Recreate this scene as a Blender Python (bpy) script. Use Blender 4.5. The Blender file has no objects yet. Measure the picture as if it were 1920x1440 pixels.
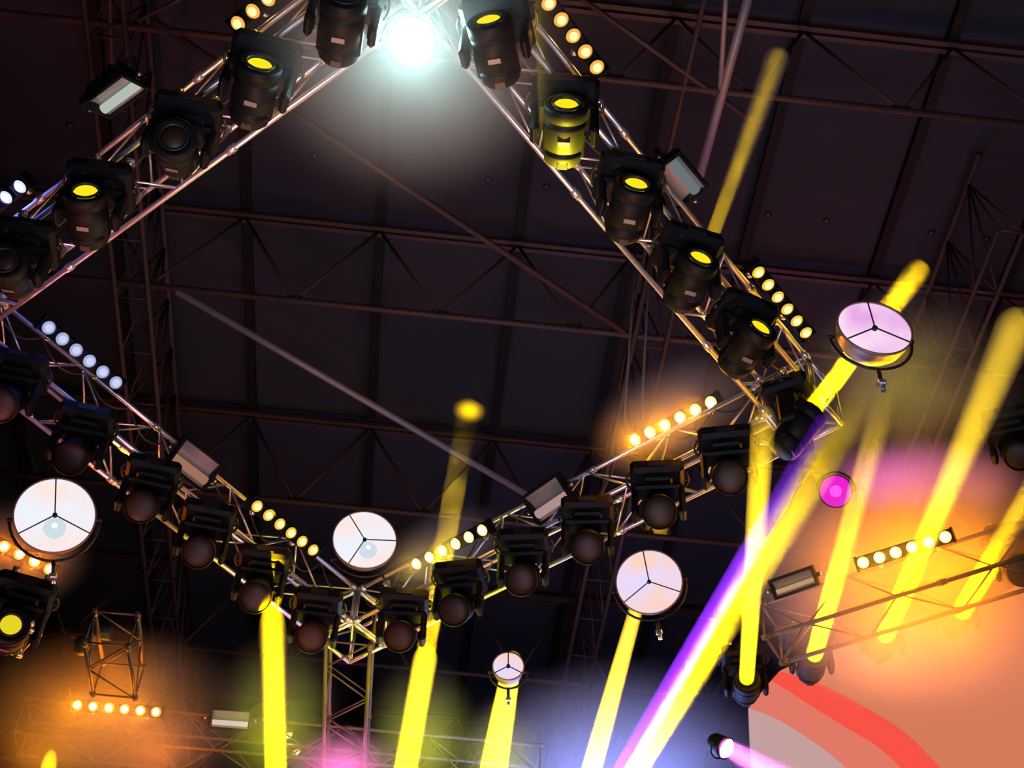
import bpy, math, random
from mathutils import Vector, Matrix, Quaternion
random.seed(7)
V = Vector
SC = bpy.context.scene
COL = SC.collection
CAMZ = 1.7                                    # eye height; heights below are measured from the floor

# ------------------------------------------------------------------ camera
FPX, PITCH, ROLL = 2628.29, 0.8552016, 0.0560452
fw = V((0, math.cos(PITCH), math.sin(PITCH)))
r0 = V((1, 0, 0)); u0 = r0.cross(fw)
RT = r0 * math.cos(ROLL) + u0 * math.sin(ROLL)
UP = -r0 * math.sin(ROLL) + u0 * math.cos(ROLL)
EYE = V((0, 0, CAMZ))
cd = bpy.data.cameras.new('camera'); cam = bpy.data.objects.new('camera', cd); COL.objects.link(cam)
cd.sensor_width = 36; cd.lens = 36 * FPX / 1920; cd.clip_end = 200
cam.matrix_world = Matrix(((RT.x, UP.x, -fw.x, EYE.x), (RT.y, UP.y, -fw.y, EYE.y), (RT.z, UP.z, -fw.z, EYE.z), (0, 0, 0, 1)))
SC.camera = cam

def ray(px, py):
    return RT * ((px - 960) / FPX) + UP * ((720 - py) / FPX) + fw
def at_z(px, py, z):                           # sight line met with the level plane at height z
    d = ray(px, py); return EYE + d * ((z - CAMZ) / d.z)
def at_d(px, py, D):
    return EYE + ray(px, py).normalized() * D
def pix(P):
    q = P - EYE; z = q.dot(fw)
    return 960 + FPX * q.dot(RT) / z, 720 - FPX * q.dot(UP) / z
def to_eye(P):
    return (EYE - P).normalized()

# ------------------------------------------------------------------ materials
def s2l(c):
    return tuple(((x / 255) / 12.92 if x / 255 <= .04045 else ((x / 255 + .055) / 1.055) ** 2.4) for x in c)
def mat(name, col, rough=.5, metal=0., var=.25, scale=6., bump=0., spec=.5):
    m = bpy.data.materials.new(name); m.use_nodes = True
    nt = m.node_tree; b = nt.nodes['Principled BSDF']
    b.inputs['Roughness'].default_value = rough; b.inputs['Metallic'].default_value = metal
    b.inputs['Specular IOR Level'].default_value = spec
    tc = nt.nodes.new('ShaderNodeTexCoord'); n = nt.nodes.new('ShaderNodeTexNoise')
    n.inputs['Scale'].default_value = scale; n.inputs['Detail'].default_value = 4
    nt.links.new(tc.outputs['Object'], n.inputs['Vector'])
    mx = nt.nodes.new('ShaderNodeMix'); mx.data_type = 'RGBA'
    mx.inputs[6].default_value = (*[c * (1 - var) for c in col], 1); mx.inputs[7].default_value = (*[min(1, c * (1 + var)) for c in col], 1)
    nt.links.new(n.outputs['Fac'], mx.inputs[0]); nt.links.new(mx.outputs[2], b.inputs['Base Color'])
    if bump:
        bp = nt.nodes.new('ShaderNodeBump'); bp.inputs['Strength'].default_value = bump
        nt.links.new(n.outputs['Fac'], bp.inputs['Height']); nt.links.new(bp.outputs['Normal'], b.inputs['Normal'])
    return m
def glow(name, col, strength=1., sample=False, var=0.):
    m = bpy.data.materials.new(name); m.use_nodes = True
    nt = m.node_tree; nt.nodes.remove(nt.nodes['Principled BSDF'])
    e = nt.nodes.new('ShaderNodeEmission'); e.inputs['Color'].default_value = (*col, 1); e.inputs['Strength'].default_value = strength
    nt.links.new(e.outputs[0], nt.nodes['Material Output'].inputs['Surface'])
    if var:
        tc = nt.nodes.new('ShaderNodeTexCoord'); n = nt.nodes.new('ShaderNodeTexNoise'); n.inputs['Scale'].default_value = 4
        nt.links.new(tc.outputs['Object'], n.inputs['Vector'])
        mr = nt.nodes.new('ShaderNodeMapRange'); mr.inputs['To Min'].default_value = strength * (1 - var); mr.inputs['To Max'].default_value = strength * (1 + var)
        nt.links.new(n.outputs['Fac'], mr.inputs['Value']); nt.links.new(mr.outputs[0], e.inputs['Strength'])
    m.cycles.emission_sampling = 'FRONT' if sample else 'NONE'
    return m
def haze_mat(name, dens, noise=0., scale=1., ramp=None, ball=False, col=(1, 1, 1), aniso=0., thresh=.45):
    m = bpy.data.materials.new(name); m.use_nodes = True
    nt = m.node_tree; nt.nodes.remove(nt.nodes['Principled BSDF'])
    v = nt.nodes.new('ShaderNodeVolumeScatter'); v.inputs['Color'].default_value = (*col, 1); v.inputs['Density'].default_value = dens
    v.inputs['Anisotropy'].default_value = aniso
    nt.links.new(v.outputs[0], nt.nodes['Material Output'].inputs['Volume'])
    cur = None
    tc = nt.nodes.new('ShaderNodeTexCoord')
    if noise:
        n = nt.nodes.new('ShaderNodeTexNoise'); n.inputs['Scale'].default_value = scale; n.inputs['Detail'].default_value = 3
        nt.links.new(tc.outputs['Object'], n.inputs['Vector'])
        mr = nt.nodes.new('ShaderNodeMapRange'); mr.interpolation_type = 'SMOOTHSTEP'
        mr.inputs['From Min'].default_value = thresh - .1; mr.inputs['From Max'].default_value = thresh + .14
        mr.inputs['To Min'].default_value = dens * (1 - noise); mr.inputs['To Max'].default_value = dens
        nt.links.new(n.outputs['Fac'], mr.inputs['Value']); cur = mr.outputs[0]
    if ramp:                                    # the haze thins out along the local Z axis
        sp = nt.nodes.new('ShaderNodeSeparateXYZ'); nt.links.new(tc.outputs['Object'], sp.inputs[0])
        mr = nt.nodes.new('ShaderNodeMapRange'); mr.interpolation_type = 'SMOOTHSTEP'
        mr.inputs['From Min'].default_value = ramp[0]; mr.inputs['From Max'].default_value = ramp[1]
        mr.inputs['To Min'].default_value = ramp[2]; mr.inputs['To Max'].default_value = ramp[3]
        nt.links.new(sp.outputs['Z'], mr.inputs['Value'])
        mm = nt.nodes.new('ShaderNodeMath'); mm.operation = 'MULTIPLY'; nt.links.new(mr.outputs[0], mm.inputs[0])
        if cur: nt.links.new(cur, mm.inputs[1])
        else: mm.inputs[1].default_value = dens
        cur = mm.outputs[0]
    if ball:                                    # thins out towards the rim of the cloud
        ln = nt.nodes.new('ShaderNodeVectorMath'); ln.operation = 'LENGTH'; nt.links.new(tc.outputs['Object'], ln.inputs[0])
        mr = nt.nodes.new('ShaderNodeMapRange'); mr.interpolation_type = 'SMOOTHSTEP'
        mr.inputs['From Min'].default_value = .15; mr.inputs['From Max'].default_value = 1.
        mr.inputs['To Min'].default_value = 1; mr.inputs['To Max'].default_value = 0
        nt.links.new(ln.outputs['Value'], mr.inputs['Value'])
        mm = nt.nodes.new('ShaderNodeMath'); mm.operation = 'MULTIPLY'; nt.links.new(mr.outputs[0], mm.inputs[0])
        if cur: nt.links.new(cur, mm.inputs[1])
        else: mm.inputs[1].default_value = dens
        cur = mm.outputs[0]
    if cur: nt.links.new(cur, v.inputs['Density'])
    return m

def tint(name, a, b):                           # lamp interior whose light drifts between two tints
    m = glow(name, a, 1.); nt = m.node_tree; em = [n for n in nt.nodes if n.type == 'EMISSION'][0]
    tc = nt.nodes.new('ShaderNodeTexCoord'); n = nt.nodes.new('ShaderNodeTexNoise'); n.inputs['Scale'].default_value = 3.2; n.inputs['Detail'].default_value = 1
    nt.links.new(tc.outputs['Object'], n.inputs['Vector'])
    mr = nt.nodes.new('ShaderNodeMapRange'); mr.inputs['From Min'].default_value = .3; mr.inputs['From Max'].default_value = .7; nt.links.new(n.outputs['Fac'], mr.inputs['Value'])
    mx = nt.nodes.new('ShaderNodeMix'); mx.data_type = 'RGBA'; mx.inputs[6].default_value = (*a, 1); mx.inputs[7].default_value = (*b, 1)
    nt.links.new(mr.outputs[0], mx.inputs[0]); nt.links.new(mx.outputs[2], em.inputs['Color']); return m
M = dict(
    alu=mat('brushed_aluminium', (.55, .53, .53), .34, .85, .12, 30),
    steel=mat('rust_red_roof_steel', (.026, .013, .011), .6, 0, .35, 3, spec=.2),
    rib=mat('black_roof_rib', (.004, .003, .003), .7, 0, .3, 3, spec=.1),
    grey=mat('grey_galvanised_tube', (.11, .095, .10), .5, .2, .2, 5),
    sheet=mat('roof_sheeting', (.015, .0145, .0185), .9, 0, .12, .8, spec=.1),
    black=mat('black_fixture_plastic', (.003, .003, .0034), .55, 0, .2, 20, spec=.11),
    blackm=mat('black_painted_metal', (.008, .008, .009), .5, 0, .2, 14, spec=.25),
    plate=mat('printed_silver_label', (.09, .08, .075), .5, 0, .1, 20),
    chrome=mat('bright_clamp_metal', (.75, .75, .76), .25, .9, .05, 20),
    glassoff=mat('dull_amber_lens', (.016, .008, .003), .5, 0, .2, 9, spec=.25),
    glassred=mat('dull_red_lens', (.030, .006, .003), .5, 0, .2, 9, spec=.25),
    shade=mat('brown_drum_shade', (.16, .10, .075), .45, .3, .2, 6),
    dark=mat('dark_stage_steel', (.07, .045, .035), .5, .3, .2, 6),
    motor=mat('black_hoist_body', (.012, .012, .013), .5, 0, .2, 9),
    conc=mat('dark_hall_floor', (.06, .055, .05), .8, 0, .2, 1.5),
    cable=mat('black_rubber_cable', (.012, .012, .012), .6, 0, .2, 30),
    refl=mat('flood_reflector', (.30, .28, .27), .3, .5, .1, 4),
    yel=glow('lit_yellow_lens', (1., .82, .012), 1.0),
    yel2=glow('lit_yellow_lens_dim', (.80, .66, .02), 1.0),
    hot=glow('white_hot_source', (1, 1, 1), 14),
    lamp_am=glow('amber_lamp_glow', (1., .46, .075), 1.0), bulb_am=glow('amber_filament_glow', (1., .80, .38), 1.25),
    lamp_hot=glow('hot_lamp_glow', (1., .62, .20), 1.6), bulb_hot=glow('hot_filament_glow', (1., .93, .80), 5),
    lamp_org=glow('orange_lamp_glow', (1., .36, .05), 1.6), bulb_org=glow('orange_filament_glow', (1., .90, .70), 5),
    lamp_yel=glow('yellow_lamp_glow', (.9, .58, .05), 1.0), bulb_yel=glow('yellow_filament_glow', (1., .86, .36), 1.5),
    lamp_blu=glow('pale_blue_lamp_glow', (.42, .47, .72), .9), bulb_blu=glow('pale_blue_filament_glow', (.55, .6, .85), 1.1),
    lamp_wbl=glow('blue_white_lamp_glow', (.6, .7, 1.), 1.2), bulb_wbl=glow('blue_white_filament_glow', (.9, .95, 1.), 3),
    drum=tint('white_drum_interior', (1., .80, .76), (.86, .90, 1.)), drum_pk=tint('pink_drum_interior', (.80, .40, .80), (1., .74, .92)),
    drum_wm=tint('warm_drum_interior', (1., .66, .52), (.82, .70, 1.)),
    bulb_w=glow('frosted_bulb_glow', (.62, .74, .82), 1.0), bulb_c=glow('bright_bulb_core', (1, 1, 1), 1.6),
    magcore=glow('magenta_lamp_core', (1., .10, .85), 1.1),
    magenta=glow('lit_magenta_lens', (.85, .015, .62), 1.0), pinkhot=glow('hot_pink_lens', (1., .35, .95), 2.5),
)

# ------------------------------------------------------------------ mesh builder
class MB:
    def __init__(s): s.v = []; s.f = []; s.sm = []
    def _add(s, vs, fs, smooth):
        b = len(s.v); s.v += [tuple(x) for x in vs]; s.f += [tuple(b + i for i in f) for f in fs]
        s.sm += ([smooth] * len(fs) if isinstance(smooth, bool) else smooth); return s
    def box(s, c, size, ax=None, bev=.0):
        c = V(c); X, Y, Z = ax or (V((1, 0, 0)), V((0, 1, 0)), V((0, 0, 1)))
        hx, hy, hz = [q / 2 for q in size]; b = min(bev, hx * .9, hy * .9, hz * .9)
        if b <= 0:
            vs = [c + X * (hx * i) + Y * (hy * j) + Z * (hz * k) for k in (-1, 1) for j in (-1, 1) for i in (-1, 1)]
            return s._add(vs, [(0, 2, 3, 1), (4, 5, 7, 6), (0, 1, 5, 4), (2, 6, 7, 3), (0, 4, 6, 2), (1, 3, 7, 5)], False)
        vs, fs = [], []
        for k in (-1, 1):                       # chamfered box: each corner cut to three vertices
            for j in (-1, 1):
                for i in (-1, 1):
                    vs += [c + X * (i * hx) + Y * (j * (hy - b)) + Z * (k * (hz - b)), c + X * (i * (hx - b)) + Y * (j * hy) + Z * (k * (hz - b)), c + X * (i * (hx - b)) + Y * (j * (hy - b)) + Z * (k * hz)]
        I = lambda i, j, k, a: 3 * ((i > 0) + 2 * (j > 0) + 4 * (k > 0)) + a
        for i in (-1, 1): fs.append([I(i, -1, -1, 0), I(i, 1, -1, 0), I(i, 1, 1, 0), I(i, -1, 1, 0)][::i])
        for j in (-1, 1): fs.append([I(-1, j, -1, 1), I(-1, j, 1, 1), I(1, j, 1, 1), I(1, j, -1, 1)][::j])
        for k in (-1, 1): fs.append([I(-1, -1, k, 2), I(1, -1, k, 2), I(1, 1, k, 2), I(-1, 1, k, 2)][::k])
        for i in (-1, 1):
            for j in (-1, 1):
                fs.append([I(i, j, -1, 0), I(i, j, -1, 1), I(i, j, 1, 1), I(i, j, 1, 0)][::i * j])
                for k in (-1, 1): fs.append([I(i, j, k, 0), I(i, j, k, 1), I(i, j, k, 2)][::i * j * k])
            for k in (-1, 1): fs.append([I(i, -1, k, 0), I(i, 1, k, 0), I(i, 1, k, 2), I(i, -1, k, 2)][::i * k])
        for j in (-1, 1):
            for k in (-1, 1): fs.append([I(-1, j, k, 1), I(-1, j, k, 2), I(1, j, k, 2), I(1, j, k, 1)][::j * k])
        return s._add(vs, [tuple(f) for f in fs], False)
    def tube(s, a, b, r, n=8, r2=None):
        a, b = V(a), V(b); d = (b - a).normalized(); r2 = r if r2 is None else r2
        x = d.orthogonal().normalized(); y = d.cross(x)
        vs = [p + (x * math.cos(2 * math.pi * i / n) + y * math.sin(2 * math.pi * i / n)) * rr for p, rr in ((a, r), (b, r2)) for i in range(n)]
        fs = [(i, (i + 1) % n, n + (i + 1) % n, n + i) for i in range(n)] + [tuple(range(n))[::-1], tuple(range(n, 2 * n))]
        return s._add(vs, fs, [True] * n + [False] * 2)
    def path(s, pts, r, n=6):
        pts = [V(p) for p in pts]
        vs, fs = [], []; x = None
        for k, p in enumerate(pts):
            d = (pts[min(k + 1, len(pts) - 1)] - pts[max(k - 1, 0)]).normalized()
            if x is None: x = d.orthogonal().normalized()
            x = (x - d * x.dot(d)).normalized(); y = d.cross(x)
            vs += [p + (x * math.cos(2 * math.pi * i / n) + y * math.sin(2 * math.pi * i / n)) * r for i in range(n)]
        for k in range(len(pts) - 1):
            fs += [(k * n + i, k * n + (i + 1) % n, (k + 1) * n + (i + 1) % n, (k + 1) * n + i) for i in range(n)]
        m = len(fs); fs += [tuple(range(n))[::-1], tuple(range(len(vs) - n, len(vs)))]
        return s._add(vs, fs, [True] * m + [False] * 2)
    def lathe(s, o, ax, prof, n=28, smooth=True, cap=False):      # prof: (radius, height) pairs along the axis
        o, ax = V(o), V(ax).normalized(); x = ax.orthogonal().normalized(); y = ax.cross(x)
        vs = [o + ax * h + (x * math.cos(2 * math.pi * i / n) + y * math.sin(2 * math.pi * i / n)) * max(r, 1e-4) for r, h in prof for i in range(n)]
        fs = [(k * n + i, k * n + (i + 1) % n, (k + 1) * n + (i + 1) % n, (k + 1) * n + i) for k in range(len(prof) - 1) for i in range(n)]
        m = len(fs)
        if cap and prof[0][0] > 1e-3: fs.append(tuple(range(n))[::-1])
        if cap and prof[-1][0] > 1e-3: fs.append(tuple(range(len(vs) - n, len(vs))))
        return s._add(vs, fs, [smooth] * m + [False] * (len(fs) - m))
    def poly(s, pts): return s._add(pts, [tuple(range(len(pts)))], False)
    def build(s, name, m, parent=None, mw=None):
        me = bpy.data.meshes.new(name); me.from_pydata(s.v, [], s.f); me.polygons.foreach_set('use_smooth', s.sm); me.update()
        me.materials.append(m); o = bpy.data.objects.new(name, me); COL.objects.link(o)
        if parent: o.parent = parent
        if mw is not None: o.matrix_local = mw
        return o

def tag(o, label, cat, group=None, kind=None):
    o['label'] = label; o['category'] = cat
    if group: o['group'] = group
    if kind: o['kind'] = kind
    return o
def empty(name, loc, label, cat, group=None, mw=None):
    o = bpy.data.objects.new(name, None); COL.objects.link(o); o.empty_display_size = .1
    if mw is not None: o.matrix_world = mw
    else: o.location = loc
    return tag(o, label, cat, group)
def frame(o, X, Y, Z):
    return Matrix(((X.x, Y.x, Z.x, o.x), (X.y, Y.y, Z.y, o.y), (X.z, Y.z, Z.z, o.z), (0, 0, 0, 1)))
def copy_tree(o, parent=None):
    c = o.copy(); COL.objects.link(c)
    if parent: c.parent = parent
    for ch in list(o.children): copy_tree(ch, c)
    return c
def struct(name, mb, m):
    o = mb.build(name, m); o['kind'] = 'structure'; return o
def light(kind, name, loc, col, power, size=.1, direction=None, spread=None, size_y=None):
    l = bpy.data.lights.new(name, kind); l.color = col; l.energy = power
    if kind == 'AREA':
        l.shape = 'DISK' if size_y is None else 'RECTANGLE'; l.size = size
        if size_y: l.size_y = size_y
        if spread: l.spread = spread
    else: l.shadow_soft_size = size
    o = bpy.data.objects.new(name, l); COL.objects.link(o); o.location = loc
    if direction is not None: o.rotation_mode = 'QUATERNION'; o.rotation_quaternion = V(direction).to_track_quat('-Z', 'Y')
    return o

# ------------------------------------------------------------------ the hall: roof, ribs, girders
RIB = -0.058688
UR = V((math.sin(RIB), math.cos(RIB), 0)); UC = V((math.cos(RIB), -math.sin(RIB), 0)); UZ = V((0, 0, 1))
def hall(a, b, z): return UC * a + UR * b + V((0, 0, z))
ZR = 16 + CAMZ; ZL = 14.1 + CAMZ
m = MB(); m.box(hall(0, 14, ZR + .12), (40, 44, .1), (UC, UR, UZ)); struct('ceiling', m, M['sheet'])
m = MB(); m.box(hall(0, 14, -.05), (40, 44, .1), (UC, UR, UZ)); struct('floor', m, M['conc'])
m = MB(); m.box(hall(0, 36.1, ZR / 2), (40, .2, ZR), (UC, UR, UZ)); struct('wall_back', m, M['sheet'])
ribs = [-10.5, -8.66, -6.8, -4.95, -3.11, -1.27, .634, 2.2, 3.75, 5.6, 7.45, 9.3, 11.15]
for a in ribs:
    m = MB(); m.box(hall(a, 14, ZR - .02), (.09, 43.8, .16), (UC, UR, UZ)); m.box(hall(a, 14, ZR - .11), (.13, 43.8, .02), (UC, UR, UZ))
    struct('roof_beam', m, M['rib'])
for k, b in enumerate([3.9, 7.6, 11.2, 14.9, 18.55, 22.2, 25.9]):
    g = bpy.data.objects.new('roof_girder_beam', None); COL.objects.link(g); g['kind'] = 'structure'; g.location = hall(0, b, ZL)
    inv = Matrix.Translation(-g.location)
    top = MB(); bot = MB(); br = MB()
    for d in (-.05, .05): top.box(hall(.3, b + d, ZR - .18), (22, .06, .07), (UC, UR, UZ))
    bot.tube(hall(-10.7, b, ZL), hall(11.3, b, ZL), .042, 8)
    for i in range(len(ribs) - 1):
        mid = (ribs[i] + ribs[i + 1]) / 2
        br.tube(hall(ribs[i], b, ZR - .18), hall(mid, b, ZL), .022, 6); br.tube(hall(mid, b, ZL), hall(ribs[i + 1], b, ZR - .18), .022, 6)
        bot.box(hall(mid, b, ZL + .03), (.2, .03, .14), (UC, UR, UZ))
    for mb, n in ((top, 'top_chord'), (bot, 'bottom_chord'), (br, 'bracing')): mb.build(n, M['steel'], g, inv)
# lattice girders that run along the hall
def long_girder(a, b0, b1, w=.42, z0=ZL - .05, z1=ZR - .2):
    g = bpy.data.objects.new('roof_girder_beam', None); COL.objects.link(g); g['kind'] = 'structure'; g.location = hall(a, b0, z0)
    inv = Matrix.Translation(-g.location); ch = MB(); br = MB()
    for s in (-1, 1): ch.tube(hall(a + s * w / 2, b0, z0), hall(a + s * w / 2, b1, z0), .034, 8)
    ch.tube(hall(a, b0, z1), hall(a, b1, z1), .045, 8)
    n = int((b1 - b0) / .9)
    for i in range(n):
        t0, t1 = b0 + (b1 - b0) * i / n, b0 + (b1 - b0) * (i + 1) / n; tm = (t0 + t1) / 2
        for s in (-1, 1):
            br.tube(hall(a + s * w / 2, t0, z0), hall(a, tm, z1), .016, 6); br.tube(hall(a, tm, z1), hall(a + s * w / 2, t1, z0), .016, 6)
        br.tube(hall(a - w / 2, t0, z0), hall(a + w / 2, t0, z0), .014, 6)
    ch.build('chord', M['steel'], g, inv); br.build('bracing', M['steel'], g, inv)
def ab(px, py, z):
    P = at_z(px, py, z); return P.dot(UC), P.dot(UR)
long_girder(ab(250, 560, ZL)[0], 5, 26)
long_girder(ab(1205, 700, ZL)[0], 9.5, 26)
long_girder(ab(1800, 660, ZL)[0], 9, 20, .3)
# plan bracing between the lower chords
for p, q, r, mt in (((330, 545), (985, 925), .05, 'grey'), ((290, 40), (1170, 622), .04, 'steel'), ((1418, -60), (1308, 345), .055, 'grey'), ((1363, -40), (1350, 175), .03, 'grey'), ((1330, -40), (1190, 560), .03, 'steel'),
                    ((205, -40), (210, 170), .03, 'steel'), ((1010, -60), (1430, 240), .03, 'steel')):
    m = MB(); m.tube(at_z(*p, ZL), at_z(*q, ZL), r, 10); struct('roof_brace_beam', m, M[mt])
for px, py in ((590, 292), (810, 322), (915, 337), (1025, 350), (1440, 402), (1550, 414), (1747, 436), (1850, 448), (468, 276), (130, 235)):
    m = MB(); P = at_z(px, py, ZR + .06); m.lathe(P, (0, 0, -1), [(.05, 0), (.046, .02), (.02, .035), (0, .035)], 12)
    tag(m.build('roof_anchor', M['blackm']), 'small dark anchor disc in the row along the roof sheeting', 'anchor', 'anchor discs on the roof sheeting')

# ------------------------------------------------------------------ aluminium box trusses
S, S2 = .5126, .4696
PHI = .8707684
TU = V((math.cos(PHI), math.sin(PHI), 0)); TV = V((-TU.y, TU.x, 0))
C0 = V((-.87245, 4.96287, 0)); LA, LB = 5.158447, 5.328597
ZB = 10 + CAMZ; ZT = ZB + S2
def box_truss(A, d, L, out, label, s1=S, s2=S2, up=UZ, name='box_truss', r=.025, mt='alu', step=.51, group=None):
    A = V(A); e = empty(name, A, label, 'truss', group); inv = Matrix.Translation(-A)
    corner = [(0, 0), (1, 0), (1, 1), (0, 1)]
    P = lambda c, t: A + d * t + out * (s1 * c[0]) + up * (s2 * c[1])
    for c in corner:
        m = MB(); m.tube(P(c, 0), P(c, L), r, 12)
        for t in [x * 2.05 for x in range(1, int(L / 2.05) + 1)] + [.06, L - .06]:
            m.tube(P(c, max(t - .05, 0)), P(c, min(t + .05, L)), r * 1.35, 12); m.tube(P(c, t - .006), P(c, t + .006), r * 1.6, 12)
        m.build('chord', M[mt], e, inv)
    n = max(2, int(round(L / step)))
    for i in range(4):
        a, b = corner[i], corner[(i + 1) % 4]; m = MB()
        for k in range(n):
            t0, t1 = L * k / n, L * (k + 1) / n
            p, q = (a, b) if (k + i) % 2 else (b, a)
            m.tube(P(p, t0 + .02), P(q, t1 - .02), r * .42, 8)
        m.tube(P(a, .04), P(b, .04), r * .5, 8); m.tube(P(a, L - .04), P(b, L - .04), r * .5, 8)
        m.build('lacing', M[mt], e, inv)
    return e
def z_(P, z): return V((P.x, P.y, z))
cN, cR, cL = C0, C0 + TU * LA, C0 + TV * LB; cF = C0 + TU * LA + TV * LB
box_truss(z_(cN, ZB), TV, LB, -TU, 'near left aluminium box truss running from the white floodlight to the left edge')
box_truss(z_(cN, ZB), TU, LA, -TV, 'near right aluminium box truss with copper-lit lower chord and a row of yellow-lit moving heads')
box_truss(z_(cR, ZB), TV, LB, TU, 'far right aluminium box truss carrying hot amber bars, rising to the right corner')
box_truss(z_(cL, ZB), TU, LA, TV, 'far left aluminium box truss carrying the pale blue bar, sloping down to the far corner')
def corner_block(P, o1, o2, label):
    P = z_(P, ZB); e = empty('truss_corner', P, label, 'truss corner'); inv = Matrix.Translation(-P)
    m = MB(); q = MB()
    C = [P + o1 * (S * i) + o2 * (S * j) + UZ * (S2 * k) for k in (0, 1) for j in (0, 1) for i in (0, 1)]
    for i, j in ((0, 1), (2, 3), (4, 5), (6, 7), (0, 2), (1, 3), (4, 6), (5, 7), (0, 4), (1, 5), (2, 6), (3, 7)): m.tube(C[i], C[j], .025, 10)
    for i, j in ((0, 3), (4, 7), (1, 7), (2, 7)): q.tube(C[i], C[j], .012, 8)
    m.build('corner_frame', M['alu'], e, inv); q.build('diagonal_strut', M['alu'], e, inv)
corner_block(cN, -TU, -TV, 'aluminium truss corner block behind the blazing white floodlight')
corner_block(cR, TU, -TV, 'aluminium truss corner block right of the hot amber lamp bar')
corner_block(cL, -TU, TV, 'aluminium truss corner block at the left edge of the frame')
corner_block(cF, TU, TV, 'aluminium truss corner block where the two far trusses meet')
# lattice truss running back along the hall from the far corner
box_truss(z_(at_z(612, 1195, ZB), ZB - .02), UR, 7., UC, 'lattice truss running back along the hall from the far corner block', .5, .46, UZ, 'box_truss', .024, 'dark', .55)
# rear trusses
RP = at_z(117, 1377, ZB)
box_truss(z_(at_z(20, 1372, ZB), ZB), UC, 6.6, UR, 'rear lattice truss with the level orange lamps and the strip flood', .5, .5, UZ, 'box_truss', .022, 'dark', .5)
A = at_z(158, 1200, ZB)
box_truss(A, UR, (at_z(117, 1377, ZB) - A).dot(UR) - .85, UC, 'short lattice truss glowing orange above the level orange lamps, under the chain hoist', .5, .46, UZ, 'box_truss', .024, 'dark', .5)
Q0 = at_z(1618, 1072, ZT); Q1 = at_z(1772, 1023, ZT); QD = z_(Q1 - Q0, 0).normalized(); QO = V((QD.y, -QD.x, 0)) * (1 if V((QD.y, -QD.x, 0)).y > 0 else -1)
QA = z_(Q0, ZB) - QD * 1.25
box_truss(QA, QD, 4.2, QO, 'rear right truss in orange haze behind the row of white-hot lamps', mt='dark')
W0 = at_z(0, 1085, ZT); W1 = at_z(100, 1132, ZT); WD = z_(W1 - W0, 0).normalized(); WO = V((-WD.y, WD.x, 0))
box_truss(z_(W1, ZB) - WD * 2.2, WD, 2.2, WO, 'short reddish truss end below the leftmost drum lamp', mt='alu')

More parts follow.
